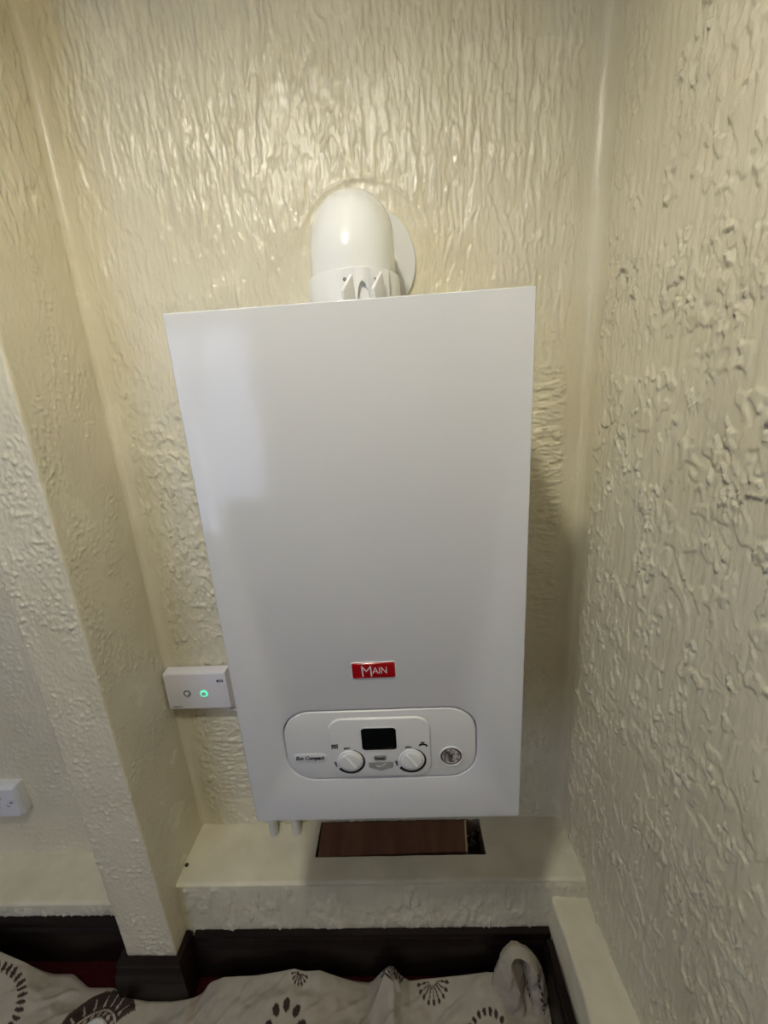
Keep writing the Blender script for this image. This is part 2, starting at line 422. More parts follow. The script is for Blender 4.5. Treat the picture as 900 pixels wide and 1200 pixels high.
# rest of the room, behind and beside the camera
XE = xr_at(ROOM_Y)
tag(box('floor', ROOM_X - 0.1, 0.62, ROOM_Y - 0.1, 0.40, FLOOR - 0.05, FLOOR, m_carpet), 'dark red carpet', kind='structure')
tag(box('ceiling', ROOM_X - 0.1, 0.62, ROOM_Y - 0.1, 0.40, CEIL, CEIL + 0.05, m_ceil), 'plain matt ceiling', kind='structure')
def window_wall(name, a0, a1, w0, w1, fixed, along_x, label):
    bm = bmesh.new(); f0, f1 = fixed - 0.1, fixed
    for (a, b_, c_, d_) in ((a0, w0, FLOOR, CEIL), (w1, a1, FLOOR, CEIL), (w0, w1, FLOOR, WIN_Z0), (w0, w1, WIN_Z1, CEIL)):
        r = bmesh.ops.create_cube(bm, size=1)
        for v in r['verts']:
            p_, q_ = (a + b_) / 2 + v.co.x * (b_ - a), (f0 + f1) / 2 + v.co.y * 0.1
            v.co = Vector((p_, q_, (c_ + d_) / 2 + v.co.z * (d_ - c_))) if along_x else Vector((q_, p_, (c_ + d_) / 2 + v.co.z * (d_ - c_)))
    tag(from_bm(name, bm, m_plain), label, kind='structure')
def window(name, w0, w1, fixed, along_x, label):
    mid = (w0 + w1) / 2
    win = bpy.data.objects.new(name, None); COL.objects.link(win)
    win.location = (mid, fixed, WIN_Z0) if along_x else (fixed, mid, WIN_Z0)
    tag(win, label, kind='structure')
    for (a, b_, c_, d_, nme) in ((w0, w0 + .05, WIN_Z0, WIN_Z1, 'frame_stile'), (w1 - .05, w1, WIN_Z0, WIN_Z1, 'frame_stile'),
                                 (w0 + .05, w1 - .05, WIN_Z0, WIN_Z0 + .05, 'frame_rail'), (w0 + .05, w1 - .05, WIN_Z1 - .05, WIN_Z1, 'frame_rail'),
                                 (mid - .02, mid + .02, WIN_Z0 + .05, WIN_Z1 - .05, 'mullion')):
        if along_x: box(nme, a, b_, fixed - 0.07, fixed - 0.02, c_, d_, m_plast, win)
        else: box(nme, fixed - 0.07, fixed - 0.02, a, b_, c_, d_, m_plast, win)
tag(box('wall_far_left', ROOM_X - 0.1, ROOM_X, ROOM_Y - 0.1, 0.40, FLOOR, CEIL, m_plain), 'plain wall far left of the boiler', kind='structure')
window_wall('wall_front', ROOM_X - 0.1, XE + 0.1, WIN_X0, WIN_X1, ROOM_Y, True, 'plain wall with the window, opposite the boiler')
window('window_1', WIN_X0, WIN_X1, WIN_Y, True, 'white framed window opposite the boiler')

# ------------------------------------------------------------------ ledges and boxing
def relief_slab(name, corner, eu, ev, U, V, fn, mat, parent=None, step=0.004, hole=None):
    nu, nv = max(2, int(U / step)), max(2, int(V / step))
    us, vs_ = np.linspace(0, U, nu + 1), np.linspace(0, V, nv + 1)
    if hole:
        us = np.unique(np.concatenate([us, hole[:2]])); vs_ = np.unique(np.concatenate([vs_, hole[2:]]))
    uu, vv = np.meshgrid(us, vs_)
    n = np.cross(eu, ev); h = fn(uu, vv)
    co = np.asarray(corner)[None, None] + uu[..., None] * np.asarray(eu) + vv[..., None] * np.asarray(ev) + h[..., None] * n
    idx = np.arange(uu.size).reshape(uu.shape); faces = []
    for j in range(len(vs_) - 1):
        for i in range(len(us) - 1):
            if hole and hole[0] - 1e-9 <= us[i] < hole[1] - 1e-9 and hole[2] - 1e-9 <= vs_[j] < hole[3] - 1e-9: continue
            faces.append((idx[j, i], idx[j, i + 1], idx[j + 1, i + 1], idx[j + 1, i]))
    return co.reshape(-1, 3), faces
def ledge(name, x0, x1, y0, y1, z0, z1, label, seed, hole=None, flo=None):
    """y0 = front; top at z1, rounded nose, textured front"""
    r = 0.006
    tf = lambda u, v: 0.0010 * fbm(u * 16, v * 22, seed, 3) - (r * (1 - np.sqrt(np.clip(1 - np.clip(1 - v / r, 0, 1) ** 2, 0, 1)))) * 0.9
    a, fa = relief_slab(name, (x0, y0, z1), (1, 0, 0), (0, 1, 0), x1 - x0, y1 - y0, tf, None, hole=hole)
    ff = lambda u, v: np.maximum(relief_drag(u, v, seed + 5, 95, 18) * 1.2 * sstep(0, 0.02, v) * sstep(0.0035, 0.014, z1 - z0 - v), 0.0005) - (r * (1 - np.sqrt(np.clip(1 - np.clip(1 - (z1 - z0 - v) / r, 0, 1) ** 2, 0, 1)))) * 0.0
    b_, fb = relief_slab(name, (x0, y0, z0), (1, 0, 0), (0, 0, 1), x1 - x0, z1 - z0 - 0.004, ff, None, step=0.003)
    verts = np.concatenate([a, b_]); faces = fa + [tuple(i + len(a) for i in f) for f in fb]
    o = from_data(name, verts, faces, m_ledge, None, 50)
    return tag(o, label, kind='structure')
LZ, LY = -0.373, 0.1542
HX0, HX1, HY0, HY1 = -0.186, 0.192, 0.206, 0.2845
SKT = -0.504                                              # top of every skirting board
t1 = ledge('trim_1', XL - 0.004, XR + 0.012, LY, YB + 0.004, FLOOR, LZ, 'cream plaster ledge below the boiler', 201,
           hole=(HX0 - XL + 0.004, HX1 - XL + 0.004, HY0 - LY, HY1 - LY))
# cavity under the hatch
bm = bmesh.new(); bmesh.ops.create_cube(bm, size=1)
for v in bm.verts:
    v.co = Vector(((HX0 + HX1) / 2 + v.co.x * (HX1 - HX0 + 0.002), (HY0 + HY1) / 2 + v.co.y * (HY1 - HY0 + 0.002), LZ - 0.0505 + v.co.z * 0.098))
bmesh.ops.delete(bm, geom=[f for f in bm.faces if f.normal.z > 0.5], context='FACES_ONLY')
me = bpy.data.meshes.new('hatch_cavity'); bm.to_mesh(me); bm.free(); me.flip_normals()
link_mesh('hatch_cavity', me, m_hole, t1)
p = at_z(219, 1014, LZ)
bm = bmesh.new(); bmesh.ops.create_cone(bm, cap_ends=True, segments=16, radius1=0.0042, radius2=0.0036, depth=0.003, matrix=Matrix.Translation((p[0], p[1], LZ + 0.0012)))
from_bm('black_disc', bm, m_dark, t1)  # small raised black disc on the ledge top
LLZ, LLY = -0.470, 0.1817
ledge('trim_2', ROOM_X, XP + 0.003, LLY, YR + 0.004, FLOOR, LLZ, 'smooth cream ledge under the wall socket', 231)
# low pipe boxing along the right wall
BXI, BXT = 0.316, -0.4176
def boxing():
    y0, y1 = -1.4, LY + 0.004
    tf = lambda u, v: 0.0010 * fbm(u * 16, v * 16, 301, 3)
    verts, faces = [], []
    ny = 160
    ys = np.linspace(y1, y0, ny)
    prof = [(0.0, FLOOR), (0.0, BXT - 0.006), (0.0018, BXT - 0.0018), (0.006, BXT)]
    for y in ys:
        jit = 0.0012 * math.sin(y * 31) + 0.0008 * math.sin(y * 77 + 1)
        for (dx, z) in prof: verts.append((BXI + dx + jit, y, z))
        xe = xr_at(y) + 0.006
        for k in range(1, 8):
            f = k / 7; verts.append((BXI + 0.006 + (xe - BXI - 0.006) * f, y, BXT + 0.0008 * math.sin(y * 40 + k * 1.7) + (0.004 * max(0, f - 0.75) / 0.25)))
    n = 11
    for i in range(ny - 1):
        for k in range(n - 1): faces.append((i * n + k, i * n + k + 1, (i + 1) * n + k + 1, (i + 1) * n + k))
    faces.append(tuple(range((ny - 1) * n, ny * n)) )
    o = from_data('trim_3', verts, faces, m_ledge, None, 50)
    bm = bmesh.new(); bm.from_mesh(o.data); bmesh.ops.recalc_face_normals(bm, faces=bm.faces); bm.to_mesh(o.data); bm.free()
    return tag(o, 'low cream boxing along the foot of the right wall', kind='structure')
boxing()

# ------------------------------------------------------------------ skirting boards (profile swept along the plan with mitres)
SK_PROF = [(0.0, FLOOR), (0.020, FLOOR), (0.020, SKT - 0.052), (0.0192, SKT - 0.046), (0.0182, SKT - 0.040), (0.0180, SKT - 0.030), (0.0150, SKT - 0.022),
           (0.0110, SKT - 0.017), (0.0105, SKT - 0.0145), (0.0135, SKT - 0.012), (0.0135, SKT - 0.004), (0.0115, SKT - 0.0005), (0.0, SKT)]
def skirting(name, path, label):
    P = [np.array(p, float) for p in path]; rings = []
    for i in range(len(P)):
        ds = []
        if i > 0: d = P[i] - P[i - 1]; ds.append(d / np.linalg.norm(d))
        if i < len(P) - 1: d = P[i + 1] - P[i]; ds.append(d / np.linalg.norm(d))
        ns = [np.array([d[1], -d[0]]) for d in ds]
        m = sum(ns); m = m / np.linalg.norm(m); m = m / max(0.3, m @ ns[0])
        rings.append([(P[i][0] + m[0] * t, P[i][1] + m[1] * t, z) for t, z in SK_PROF])
    return tag(loft(name, rings, m_skirt, None, smooth=30), label, kind='structure')
e = 0.0012
skirting('baseboard_left', [(ROOM_X + 0.01, LLY - e), (XP - 0.021, LLY - e)], 'dark stained skirting board under the left ledge')
skirting('baseboard_pier', [(XP - e, LLY - 0.003), (XP - e, YP - e - 0.001), (XL + e, YP - e - 0.001), (XL + e, LY - 0.003)], 'dark skirting board wrapped round the foot of the pier')
skirting('baseboard_back', [(XL + 0.0225, LY - e - 0.001), (BXI - 0.003, LY - e - 0.001)], 'dark skirting board below the boiler ledge')
skirting('baseboard_right', [(BXI - 0.003, LY - 0.024), (BXI - 0.003, -1.4)], 'dark skirting board along the low boxing')

# ------------------------------------------------------------------ boiler
boiler = empty('wall_boiler', (0, 0.14, 0.0), 'white wall hung combination boiler with a control panel and red badge', 'boiler')
BW, BH = 0.390, 0.700
PC = (-0.0008, 0.1355); PW, PH, PR = 0.2685, 0.1165, 0.040          # control panel opening
def front_panel():
    x0, x1, z0, z1 = -BW / 2, BW / 2, 0.0, BH
    r = 0.0022; bm = bmesh.new()
    def quad(ins, y): return [bm.verts.new((x, y, z)) for x, z in ((x0 + ins, z0 + ins), (x1 - ins, z0 + ins), (x1 - ins, z1 - ins), (x0 + ins, z1 - ins))]
    def grow(d, y): return [bm.verts.new((p_[0], y, p_[1])) for p_ in rrect(PC[0], PC[1], PW + 2 * d, PH + 2 * d, PR + d, 12)]
    def bridge(a, b_):
        for k in range(len(a)): bm.faces.new((a[k], a[(k + 1) % len(a)], b_[(k + 1) % len(a)], b_[k]))
    ro = [quad(0.0, 0.03)] + [quad(r * (1 - math.cos(k / 4 * math.pi / 2)), r * (1 - math.sin(k / 4 * math.pi / 2))) for k in range(5)]
    ri = [grow(d, y) for d, y in ((0.0030, 0.0), (0.0022, 0.0003), (0.0010, 0.0011), (0.0002, 0.0026), (0.0, 0.026))]
    for rr in (ro, ri):
        for a, b_ in zip(rr[:-1], rr[1:]): bridge(a, b_)
    bm.edges.ensure_lookup_table()
    loops = []
    for L in (ro[-1], ri[0]):
        for k in range(len(L)):
            e_ = bm.edges.get((L[k], L[(k + 1) % len(L)]))
            loops.append(e_ if e_ else bm.edges.new((L[k], L[(k + 1) % len(L)])))
    bmesh.ops.triangle_fill(bm, use_beauty=True, edges=loops)
    return from_bm('front_panel', bm, m_white, boiler, 40)
front_panel()
box('casing', -BW / 2 + 0.003, BW / 2 - 0.003, 0.031, YB - 0.004, 0.004, BH - 0.004, m_white, boiler, 0.002)
plate('panel_backing', rrect(PC[0], PC[1], PW + 0.012, PH + 0.012, PR, 12), 0.0308, 0.0285, m_white, boiler)
fas = plate('control_fascia', rrect(PC[0], PC[1], PW - 0.0026, PH - 0.0026, PR - 0.001, 12), 0.0285, -0.0002, m_fascia, boiler, 0.0016)
IC = (-0.0008, 0.1325)
inner = plate('raised_control_plate', rrect(IC[0], IC[1], 0.141, 0.0985, 0.021, 10), 0.0, -0.0030, m_fascia, boiler, 0.0022)
YI = -0.0030
disp = plate('display', rrect(-0.0014, 0.1482, 0.0480, 0.0370, 0.0048, 6), YI + 0.001, YI - 0.0004, m_screen, boiler, 0.0003)
rim = rrect(-0.0014, 0.1482, 0.0505, 0.0395, 0.006, 6); rin = rrect(-0.0014, 0.1482, 0.0482, 0.0372, 0.0049, 6)
loft('display_rim', [[(p_[0], YI + 0.0005, p_[1]) for p_ in rim], [(p_[0], YI - 0.0007, p_[1]) for p_ in rim], [(p_[0], YI - 0.0007, p_[1]) for p_ in rin], [(p_[0], YI + 0.0005, p_[1]) for p_ in rin]], m_fascia, disp, False, False, 30)

def knob(cx, cz, ang):
    R = 0.0178
    prof = [(R, 0.0005), (R, -0.0008), (R - 0.0006, -0.0016), (R - 0.0022, -0.0018), (R - 0.0026, -0.0012), (R - 0.0032, -0.0022), (R - 0.0042, -0.0030), (R - 0.0058, -0.0032)]
    rings = [[(cx + r * math.cos(2 * math.pi * k / 48), YI + y, cz + r * math.sin(2 * math.pi * k / 48)) for k in range(48)] for r, y in prof]
    kb = loft('control_knob', rings, m_knob, boiler, False, True, 50)
    # pointer ridge across the knob, broad at one end
    d = np.array([math.cos(ang), math.sin(ang)]); n = np.array([-d[1], d[0]])
    rr = []
    for t, w, h in ((-0.0135, 0.0012, 0.0), (-0.0125, 0.0016, 0.0012), (0.0, 0.0026, 0.0020), (0.0115, 0.0036, 0.0020), (0.0130, 0.0032, 0.0)):
        c_ = np.array([cx, cz]) + d * t
        q = [c_ - n * w, c_ - n * w * 0.55, c_ + n * w * 0.55, c_ + n * w]
        hs = [0.0, h, h, 0.0]
        rr.append([(a[0], YI - 0.0031 - hh, a[1]) for a, hh in zip(q, hs)])
    loft('pointer_ridge', rr, m_knob, kb, True, True, 40)
    # dial print: arc that thickens clockwise
    vts, fcs = [], []
    N = 40
    for k in range(N + 1):
        f = k / N; a = math.radians(74 - f * 216); r0 = R + 0.0004; r1 = r0 + 0.0010 + 0.0034 * min(1, f * 1.35)
        for r in (r0, r1): vts.append((cx + r * math.cos(a), YI - 0.00025, cz + r * math.sin(a)))
    for k in range(N): fcs.append((2 * k, 2 * k + 1, 2 * k + 3, 2 * k + 2))
    from_data('dial_arc', vts, fcs, m_black, inner)
    text('dial_text', 'Min', cx - 0.0032, cz + 0.0218, 0.0088, 0.0034, YI - 0.0003, m_black, inner, bold=0.035, rot=math.radians(8))
    text('dial_text', 'Max', cx - 0.0205, cz - 0.0058, 0.0094, 0.0034, YI - 0.0003, m_black, inner, bold=0.035, rot=math.radians(-72))
knob(-0.0437, 0.1122, math.radians(-57)); knob(0.0420, 0.1114, math.radians(-57))
# radiator and tap symbols
strokes('radiator_symbol', [([(-0.0676 + 0.0024 * k, 0.1342), (-0.0676 + 0.0024 * k, 0.1404)], 0.0016) for k in range(4)] + [([(-0.0672, 0.1400), (-0.0590, 0.1405)], 0.0009), ([(-0.0606, 0.1350), (-0.0606, 0.1372)], 0.0008)], YI - 0.0003, m_black, inner)
strokes('tap_symbol', [([(0.0548, 0.1352), (0.0548, 0.1368), (0.0600, 0.1368), (0.0632, 0.1360), (0.0640, 0.1338)], 0.0026), ([(0.0585, 0.1368), (0.0585, 0.1400)], 0.0018), ([(0.0562, 0.1402), (0.0608, 0.1402)], 0.0018)], YI - 0.0003, m_black, inner)
rs = plate('reset_button', rrect(-0.0016, 0.1173, 0.0172, 0.0088, 0.0024, 5), YI + 0.0005, YI - 0.0018, m_btn, boiler, 0.0008)
text('button_text', 'Reset', -0.0016, 0.1171, 0.0135, 0.0050, YI - 0.0020, m_black, rs, bold=0.03)
fl = plate('service_flap', [(0.0160, 0.1088), (-0.0186, 0.1088), (-0.0180, 0.0998), (-0.0105, 0.0978), (-0.0014, 0.0944), (0.0075, 0.0978), (0.0150, 0.0998)], YI + 0.0005, YI - 0.0008, m_flap, boiler)
strokes('tick_mark', [([(-0.0068, 0.1015), (-0.0020, 0.1012), (0.0060, 0.1068)], 0.0011), ([(-0.0085, 0.1040), (-0.0020, 0.1018)], 0.0006)], YI - 0.0010, m_fascia, fl)
# pressure gauge
gx, gz = 0.0976, 0.1126
gr = loft('pressure_gauge', [[(gx + r * math.cos(2 * math.pi * k / 40), y, gz + r * math.sin(2 * math.pi * k / 40)) for k in range(40)]
          for r, y in ((0.0172, 0.0), (0.0168, -0.0014), (0.0152, -0.0016), (0.0146, 0.0010))], m_fascia, boiler, False, False, 40)
plate('gauge_bezel', circle(gx, gz, 0.0147), 0.0005, -0.0006, m_bezel, gr, 0.0005)
plate('gauge_face', circle(gx, gz, 0.0124), -0.0003, -0.0009, m_gauge, gr)
strokes('gauge_needle', [([(gx + 0.001, gz - 0.001), (gx - 0.0065, gz + 0.0070)], 0.0028), ([(gx - 0.0002, gz - 0.008), (gx + 0.0008, gz + 0.003)], 0.0012)], -0.0012, m_bezel, gr)
# name pill
ep = plate('name_pill', rrect(-0.1010, 0.1163, 0.0480, 0.0138, 0.0066, 7), 0.0, -0.0007, m_fascia, boiler)
ep2 = plate('name_pill_face', rrect(-0.1010, 0.1164, 0.0462, 0.0120, 0.0058, 7), -0.0003, -0.0011, m_fascia, ep, 0.0003)
text('name_text', 'Eco Compact', -0.1010, 0.1158, 0.0410, 0.0088, -0.0013, m_black, ep, shear=0.3, bold=0.045)
# red badge
bd = plate('badge', rrect(-0.0014, 0.2566, 0.0570, 0.0228, 0.0022, 4), 0.0005, -0.0022, m_red, boiler, 0.0014)
edge_o = rrect(-0.0014, 0.2564, 0.0594, 0.0250, 0.003, 4)
plate('badge_surround', edge_o, 0.0004, -0.0007, m_plast, bd, 0.0004)
mx, mz = -0.0165, 0.2566
lines = [([(mx + 0.0008, mz - 0.0077), (mx, mz + 0.0070)], 0.0017), ([(mx, mz + 0.0070), (mx + 0.0057, mz - 0.0004)], 0.0015), ([(mx + 0.0057, mz - 0.0004), (mx + 0.0114, mz + 0.0070)], 0.0013), ([(mx + 0.0114, mz + 0.0070), (mx + 0.0120, mz - 0.0077)], 0.0017)]
ax = mx + 0.0140; bz, tz = mz - 0.0040, mz + 0.0050
lines += [([(ax, bz), (ax + 0.0035, tz), (ax + 0.0070, bz)], 0.0010), ([(ax + 0.0016, bz + 0.0028), (ax + 0.0055, bz + 0.0028)], 0.0008),
          ([(ax + 0.0090, bz), (ax + 0.0090, tz)], 0.0011), ([(ax + 0.0117, bz), (ax + 0.0117, tz), (ax + 0.0180, bz), (ax + 0.0180, tz)], 0.0009)]
strokes('badge_lettering', lines, -0.0025, m_print, bd)
# service pipes from the boiler underside into the ledge
for xx, lab in ((at_z(320, 972, LZ)[0], 'white painted pipe under the boiler, the one farther from the hatch board'), (at_z(346, 973, LZ)[0], 'white painted pipe under the boiler, the one beside the hatch board')):
    xt = xx + 0.110
    pp = [(xx + 0.006, 0.262, LZ - 0.003), (xx + 0.006, 0.262, -0.285), (xx + 0.009, 0.258, -0.262), (xx + 0.018, 0.250, -0.243), (xt - 0.018, 0.200, -0.127), (xt - 0.006, 0.190, -0.106), (xt, 0.186, -0.085), (xt, 0.186, 0.003)]
    t = tube('heating_pipe', pp, 0.0105, m_pipe, None, 20)
    tag(t, lab, 'pipe', 'pipes under the boiler')

# ------------------------------------------------------------------ flue
flue = empty('flue_elbow', (0, 0.14, BH), 'glossy white flue elbow rising from the boiler into the wall', 'flue')
FY, FR, FZ, BR = 0.132, 0.0550, 0.817, 0.061
path = [(0, FY, BH - 0.002), (0, FY, BH + 0.03), (0, FY, FZ - BR)]
for k in range(1, 17):
    a = k / 16 * math.pi / 2; path.append((0, FY + BR * (1 - math.cos(a)), FZ - BR + BR * math.sin(a)))
path += [(0, 0.24, FZ), (0, YB + 0.01, FZ)]
tube('elbow_pipe', path, FR, m_flue, flue, 64)
CR = 0.0600
coll = loft('clamp_collar', [[(r * math.cos(2 * math.pi * k / 64), FY + r * math.sin(2 * math.pi * k / 64), z) for k in range(64)]
            for r, z in ((FR, BH - 0.001), (CR, BH - 0.001), (CR, BH + 0.047), (CR - 0.0015, BH + 0.0505), (FR - 0.0005, BH + 0.051))], m_plast, flue, False, False, 40)
def surf(x, z, off=0.0):
    return Vector((x, FY - math.sqrt((CR + off) ** 2 - x * x), z))
# front clamp plate hugging the collar, with an arched opening between the lugs
def arch_z(x):
    f = (x - 0.0145) / 0.0082
    return BH - 0.001 + (0.0355 * math.sqrt(1 - f * f) if abs(f) < 1 else 0.0)
verts, faces = [], []
xs = np.concatenate([np.linspace(-0.016, 0.0062, 7), np.linspace(0.0064, 0.0226, 19), np.linspace(0.0228, 0.046, 7)])
for x in xs:
    zb, zt = arch_z(x), BH + 0.049
    verts += [surf(x, zb, 0.0), surf(x, zb, 0.0045), surf(x, zt, 0.0022), surf(x, zt, 0.0)]
n = len(xs)
for k in range(n - 1):
    a, b_ = 4 * k, 4 * k + 4
    faces += [(a, b_, b_ + 1, a + 1), (a + 1, b_ + 1, b_ + 2, a + 2), (a + 2, b_ + 2, b_ + 3, a + 3)]
faces += [(0, 1, 2, 3), (4 * n - 4, 4 * n - 1, 4 * n - 2, 4 * n - 3)]
cp = from_data('clamp_plate', verts, faces, m_plast, flue, 40)
def fin(T, L, B):
    """toggle of the clamp: a thin triangular wing that leans out at its lower left"""
    Tp, Lp, Bp = (Vector(at_y(*p_[:2], p_[2])) for p_ in (T, L, B))
    Bq = Vector((Bp.x, Bp.y, BH - 0.001)); Lq = Lp + Vector((0.001, 0.002, -0.010)); Lq.z = max(Lq.z, BH - 0.001)
    face = [Tp, Lp, Lq, Bq, Bp]
    off = Vector((-0.0030, 0.0015, 0.0012))
    P = face + [v + off for v in face]; n = 5
    bm = bmesh.new(); vv = [bm.verts.new(v) for v in P]
    bm.faces.new(vv[:n]); bm.faces.new(vv[n:][::-1])
    for k in range(n): bm.faces.new((vv[k], vv[(k + 1) % n], vv[n + (k + 1) % n], vv[n + k]))
    bmesh.ops.recalc_face_normals(bm, faces=bm.faces)
    bmesh.ops.bevel(bm, geom=bm.edges[:], offset=0.0006, segments=2, profile=0.5, affect='EDGES')
    return from_bm('clamp_lug', bm, m_plast, flue, 40)
YC_ = FY - CR
fin((413, 321, YC_ - 0.0025), (402, 341, YC_ - 0.026), (418, 347, YC_ - 0.001))
fin((448, 318, YC_ + 0.0025), (438, 338, YC_ - 0.022), (453, 345, YC_ + 0.0060))
for u, v in ((404, 328), (439, 326)):
    h_ = at_y(u, v, YC_); c_ = surf(h_[0], h_[2], 0.0024)
    bm = bmesh.new(); bmesh.ops.create_cone(bm, cap_ends=True, segments=20, radius1=0.0022, radius2=0.0022, depth=0.0012, matrix=Matrix.Translation(c_) @ Matrix.Rotation(math.pi / 2, 4, 'X'))
    from_bm('clamp_screw', bm, m_screw, flue)
fp = loft('cover_plate', [[(0.006 + r * math.cos(2 * math.pi * k / 72), y, 0.813 + r * math.sin(2 * math.pi * k / 72)) for k in range(72)]
          for r, y in ((0.0850, YB + 0.004), (0.0850, YB - 0.0050), (0.0836, YB - 0.0062), (FR - 0.006, YB - 0.0062), (FR - 0.006, YB + 0.004))], m_plast, flue, False, False, 40)
fp['label'] = 'thin round white cover plate against the wall'

# ------------------------------------------------------------------ wireless receiver by the pier
RX0, RX1, RZ0, RZ1, RYF = -0.4735, -0.3405, -0.0150, 0.0715, 0.2610
rc = empty('wireless_receiver', ((RX0 + RX1) / 2, YB, RZ0), 'small white control box with a glowing green button beside the boiler', 'control box')
bm = bmesh.new()
xb0, xb1, zb1 = RX0 + 0.001, RX1 + 0.006, RZ1 + 0.001
prof = [(YB - 0.004, RZ0 - 0.004), (RYF, RZ0), (RYF, RZ1 - 0.004), (RYF + 0.0010, RZ1 - 0.0012), (RYF + 0.0035, RZ1 + 0.0004), (YB - 0.004, zb1 + 0.001)]
rings = []
for x in (RX0, RX1): rings.append([(x + (0.003 if (x == RX1 and y > RYF + 0.01) else 0), y, z) for y, z in prof])
loft('receiver_cover', rings, m_recv, rc, True, True, 40)
box('receiver_back', RX0 + 0.002, RX1 + 0.006, YB - 0.0115, YB - 0.0015, RZ0 - 0.012, RZ1 - 0.002, m_recv, rc, 0.001)
b1x, b1z, b2x, b2z = -0.4295, 0.0228, -0.3930, 0.0215
plate('button_ring', circle(b1x, b1z, 0.0076), RYF + 0.001, RYF - 0.0004, m_dark, rc)
plate('push_button', circle(b1x + 0.0002, b1z - 0.0002, 0.0055), RYF + 0.001, RYF - 0.0010, m_recv, rc, 0.0008)
plate('light_ring', circle(b2x, b2z, 0.0078), RYF + 0.001, RYF - 0.0005, m_green, rc)
plate('push_button', circle(b2x - 0.0004, b2z - 0.0002, 0.0054), RYF + 0.001, RYF - 0.0016, m_recv, rc, 0.0008)
bdg = plate('maker_badge', rrect(-0.3540, 0.0512, 0.0140, 0.0056, 0.0008, 3), RYF + 0.001, RYF - 0.0003, m_navy, rc)
plate('badge_panel', rrect(-0.3528, 0.0514, 0.0088, 0.0030, 0.0004, 3), RYF, RYF - 0.0005, m_greytext, bdg)
strokes('button_caption', [([(b1x - 0.003, 0.0135), (b1x + 0.003, 0.0135)], 0.0012)], RYF - 0.0003, m_greytext, rc)
strokes('button_caption', [([(b2x - 0.006, 0.0118), (b2x + 0.006, 0.0118)], 0.0012)], RYF - 0.0003, m_greytext, rc)
strokes('maker_print', [([(-0.4665, -0.0098), (-0.4535, -0.0098)], 0.0014), ([(-0.4515, -0.0098), (-0.4460, -0.0098)], 0.0012)], RYF - 0.0003, m_navy, rc)
cb = tube('receiver_cable', [(-0.366, 0.279, RZ0 - 0.008), (-0.352, 0.276, RZ0 - 0.016), (-0.335, 0.274, RZ0 - 0.020), (-0.31, 0.274, RZ0 - 0.018), (-0.27, 0.276, RZ0 - 0.002), (-0.235, 0.276, 0.016), (-0.19, 0.276, 0.022)], 0.003, m_cable, None, 10)
tag(cb, 'thin white cable running from the control box behind the boiler', 'cable')

# ------------------------------------------------------------------ double socket in the left recess
so = empty('wall_socket', (-0.97, YR, -0.315), 'white double power socket on the recess wall', 'socket')
SX1, SZ0, SZ1, SYF = -0.9035, -0.3165, -0.2285, 0.268
SX0 = SX1 - 0.150
def frust(name, x0, x1, z0, z1, yb, yf, ins, mat, parent):
    rb = rrect((x0 + x1) / 2, (z0 + z1) / 2, x1 - x0, z1 - z0, 0.004, 4)
    rf = rrect((x0 + x1) / 2, (z0 + z1) / 2, x1 - x0 - 2 * ins, z1 - z0 - 2 * ins, 0.004, 4)
    rf2 = rrect((x0 + x1) / 2, (z0 + z1) / 2, x1 - x0 - 2 * ins - 0.002, z1 - z0 - 2 * ins - 0.002, 0.003, 4)
    return loft(name, [[(p_[0], yb, p_[1]) for p_ in rb], [(p_[0], yf + 0.001, p_[1]) for p_ in rf], [(p_[0], yf, p_[1]) for p_ in rf2]], mat, parent, smooth=40)
cut = bmesh.new()
for ox in (-0.037, -0.110):
    for dx, dz, w, h in ((0.0, 0.0125, 0.0042, 0.0082), (-0.0105, -0.0100, 0.0072, 0.0042), (0.0105, -0.0100, 0.0072, 0.0042)):
        r_ = bmesh.ops.create_cube(cut, size=1)
        for v in r_['verts']: v.co = Vector((SX1 + ox + dx + v.co.x * w, SYF + 0.0085 + v.co.y * 0.027, SZ0 + 0.0445 + dz + v.co.z * h))
cut_me = bpy.data.meshes.new('pin_cutter'); cut.to_mesh(cut_me); cut.free()
cut_o = bpy.data.objects.new('pin_cutter', cut_me); COL.objects.link(cut_o)
for o in (frust('mounting_box', SX0, SX1, SZ0, SZ1, YR + 0.002, SYF + 0.010, 0.0005, m_sock, so), frust('socket_plate', SX0, SX1, SZ0, SZ1, SYF + 0.0095, SYF, 0.004, m_sock, so)):
    md = o.modifiers.new('pins', 'BOOLEAN'); md.operation = 'DIFFERENCE'; md.object = cut_o; md.solver = 'EXACT'
    bpy.context.view_layer.update()
    me_ = bpy.data.meshes.new_from_object(o.evaluated_get(bpy.context.evaluated_depsgraph_get()))
    o.modifiers.clear(); o.data = me_
bpy.data.objects.remove(cut_o); bpy.data.meshes.remove(cut_me)
for ox in (-0.037, -0.110):
    sw = plate('rocker_switch', rrect(SX1 + ox + 0.023, SZ0 + 0.052, 0.009, 0.014, 0.0015, 3), SYF + 0.001, SYF - 0.0016, m_sock, so, 0.0008)
    strokes('switch_mark', [([(SX1 + ox + 0.0205, SZ0 + 0.0475), (SX1 + ox + 0.0255, SZ0 + 0.0465)], 0.0026)], SYF - 0.0020, m_dark, sw)

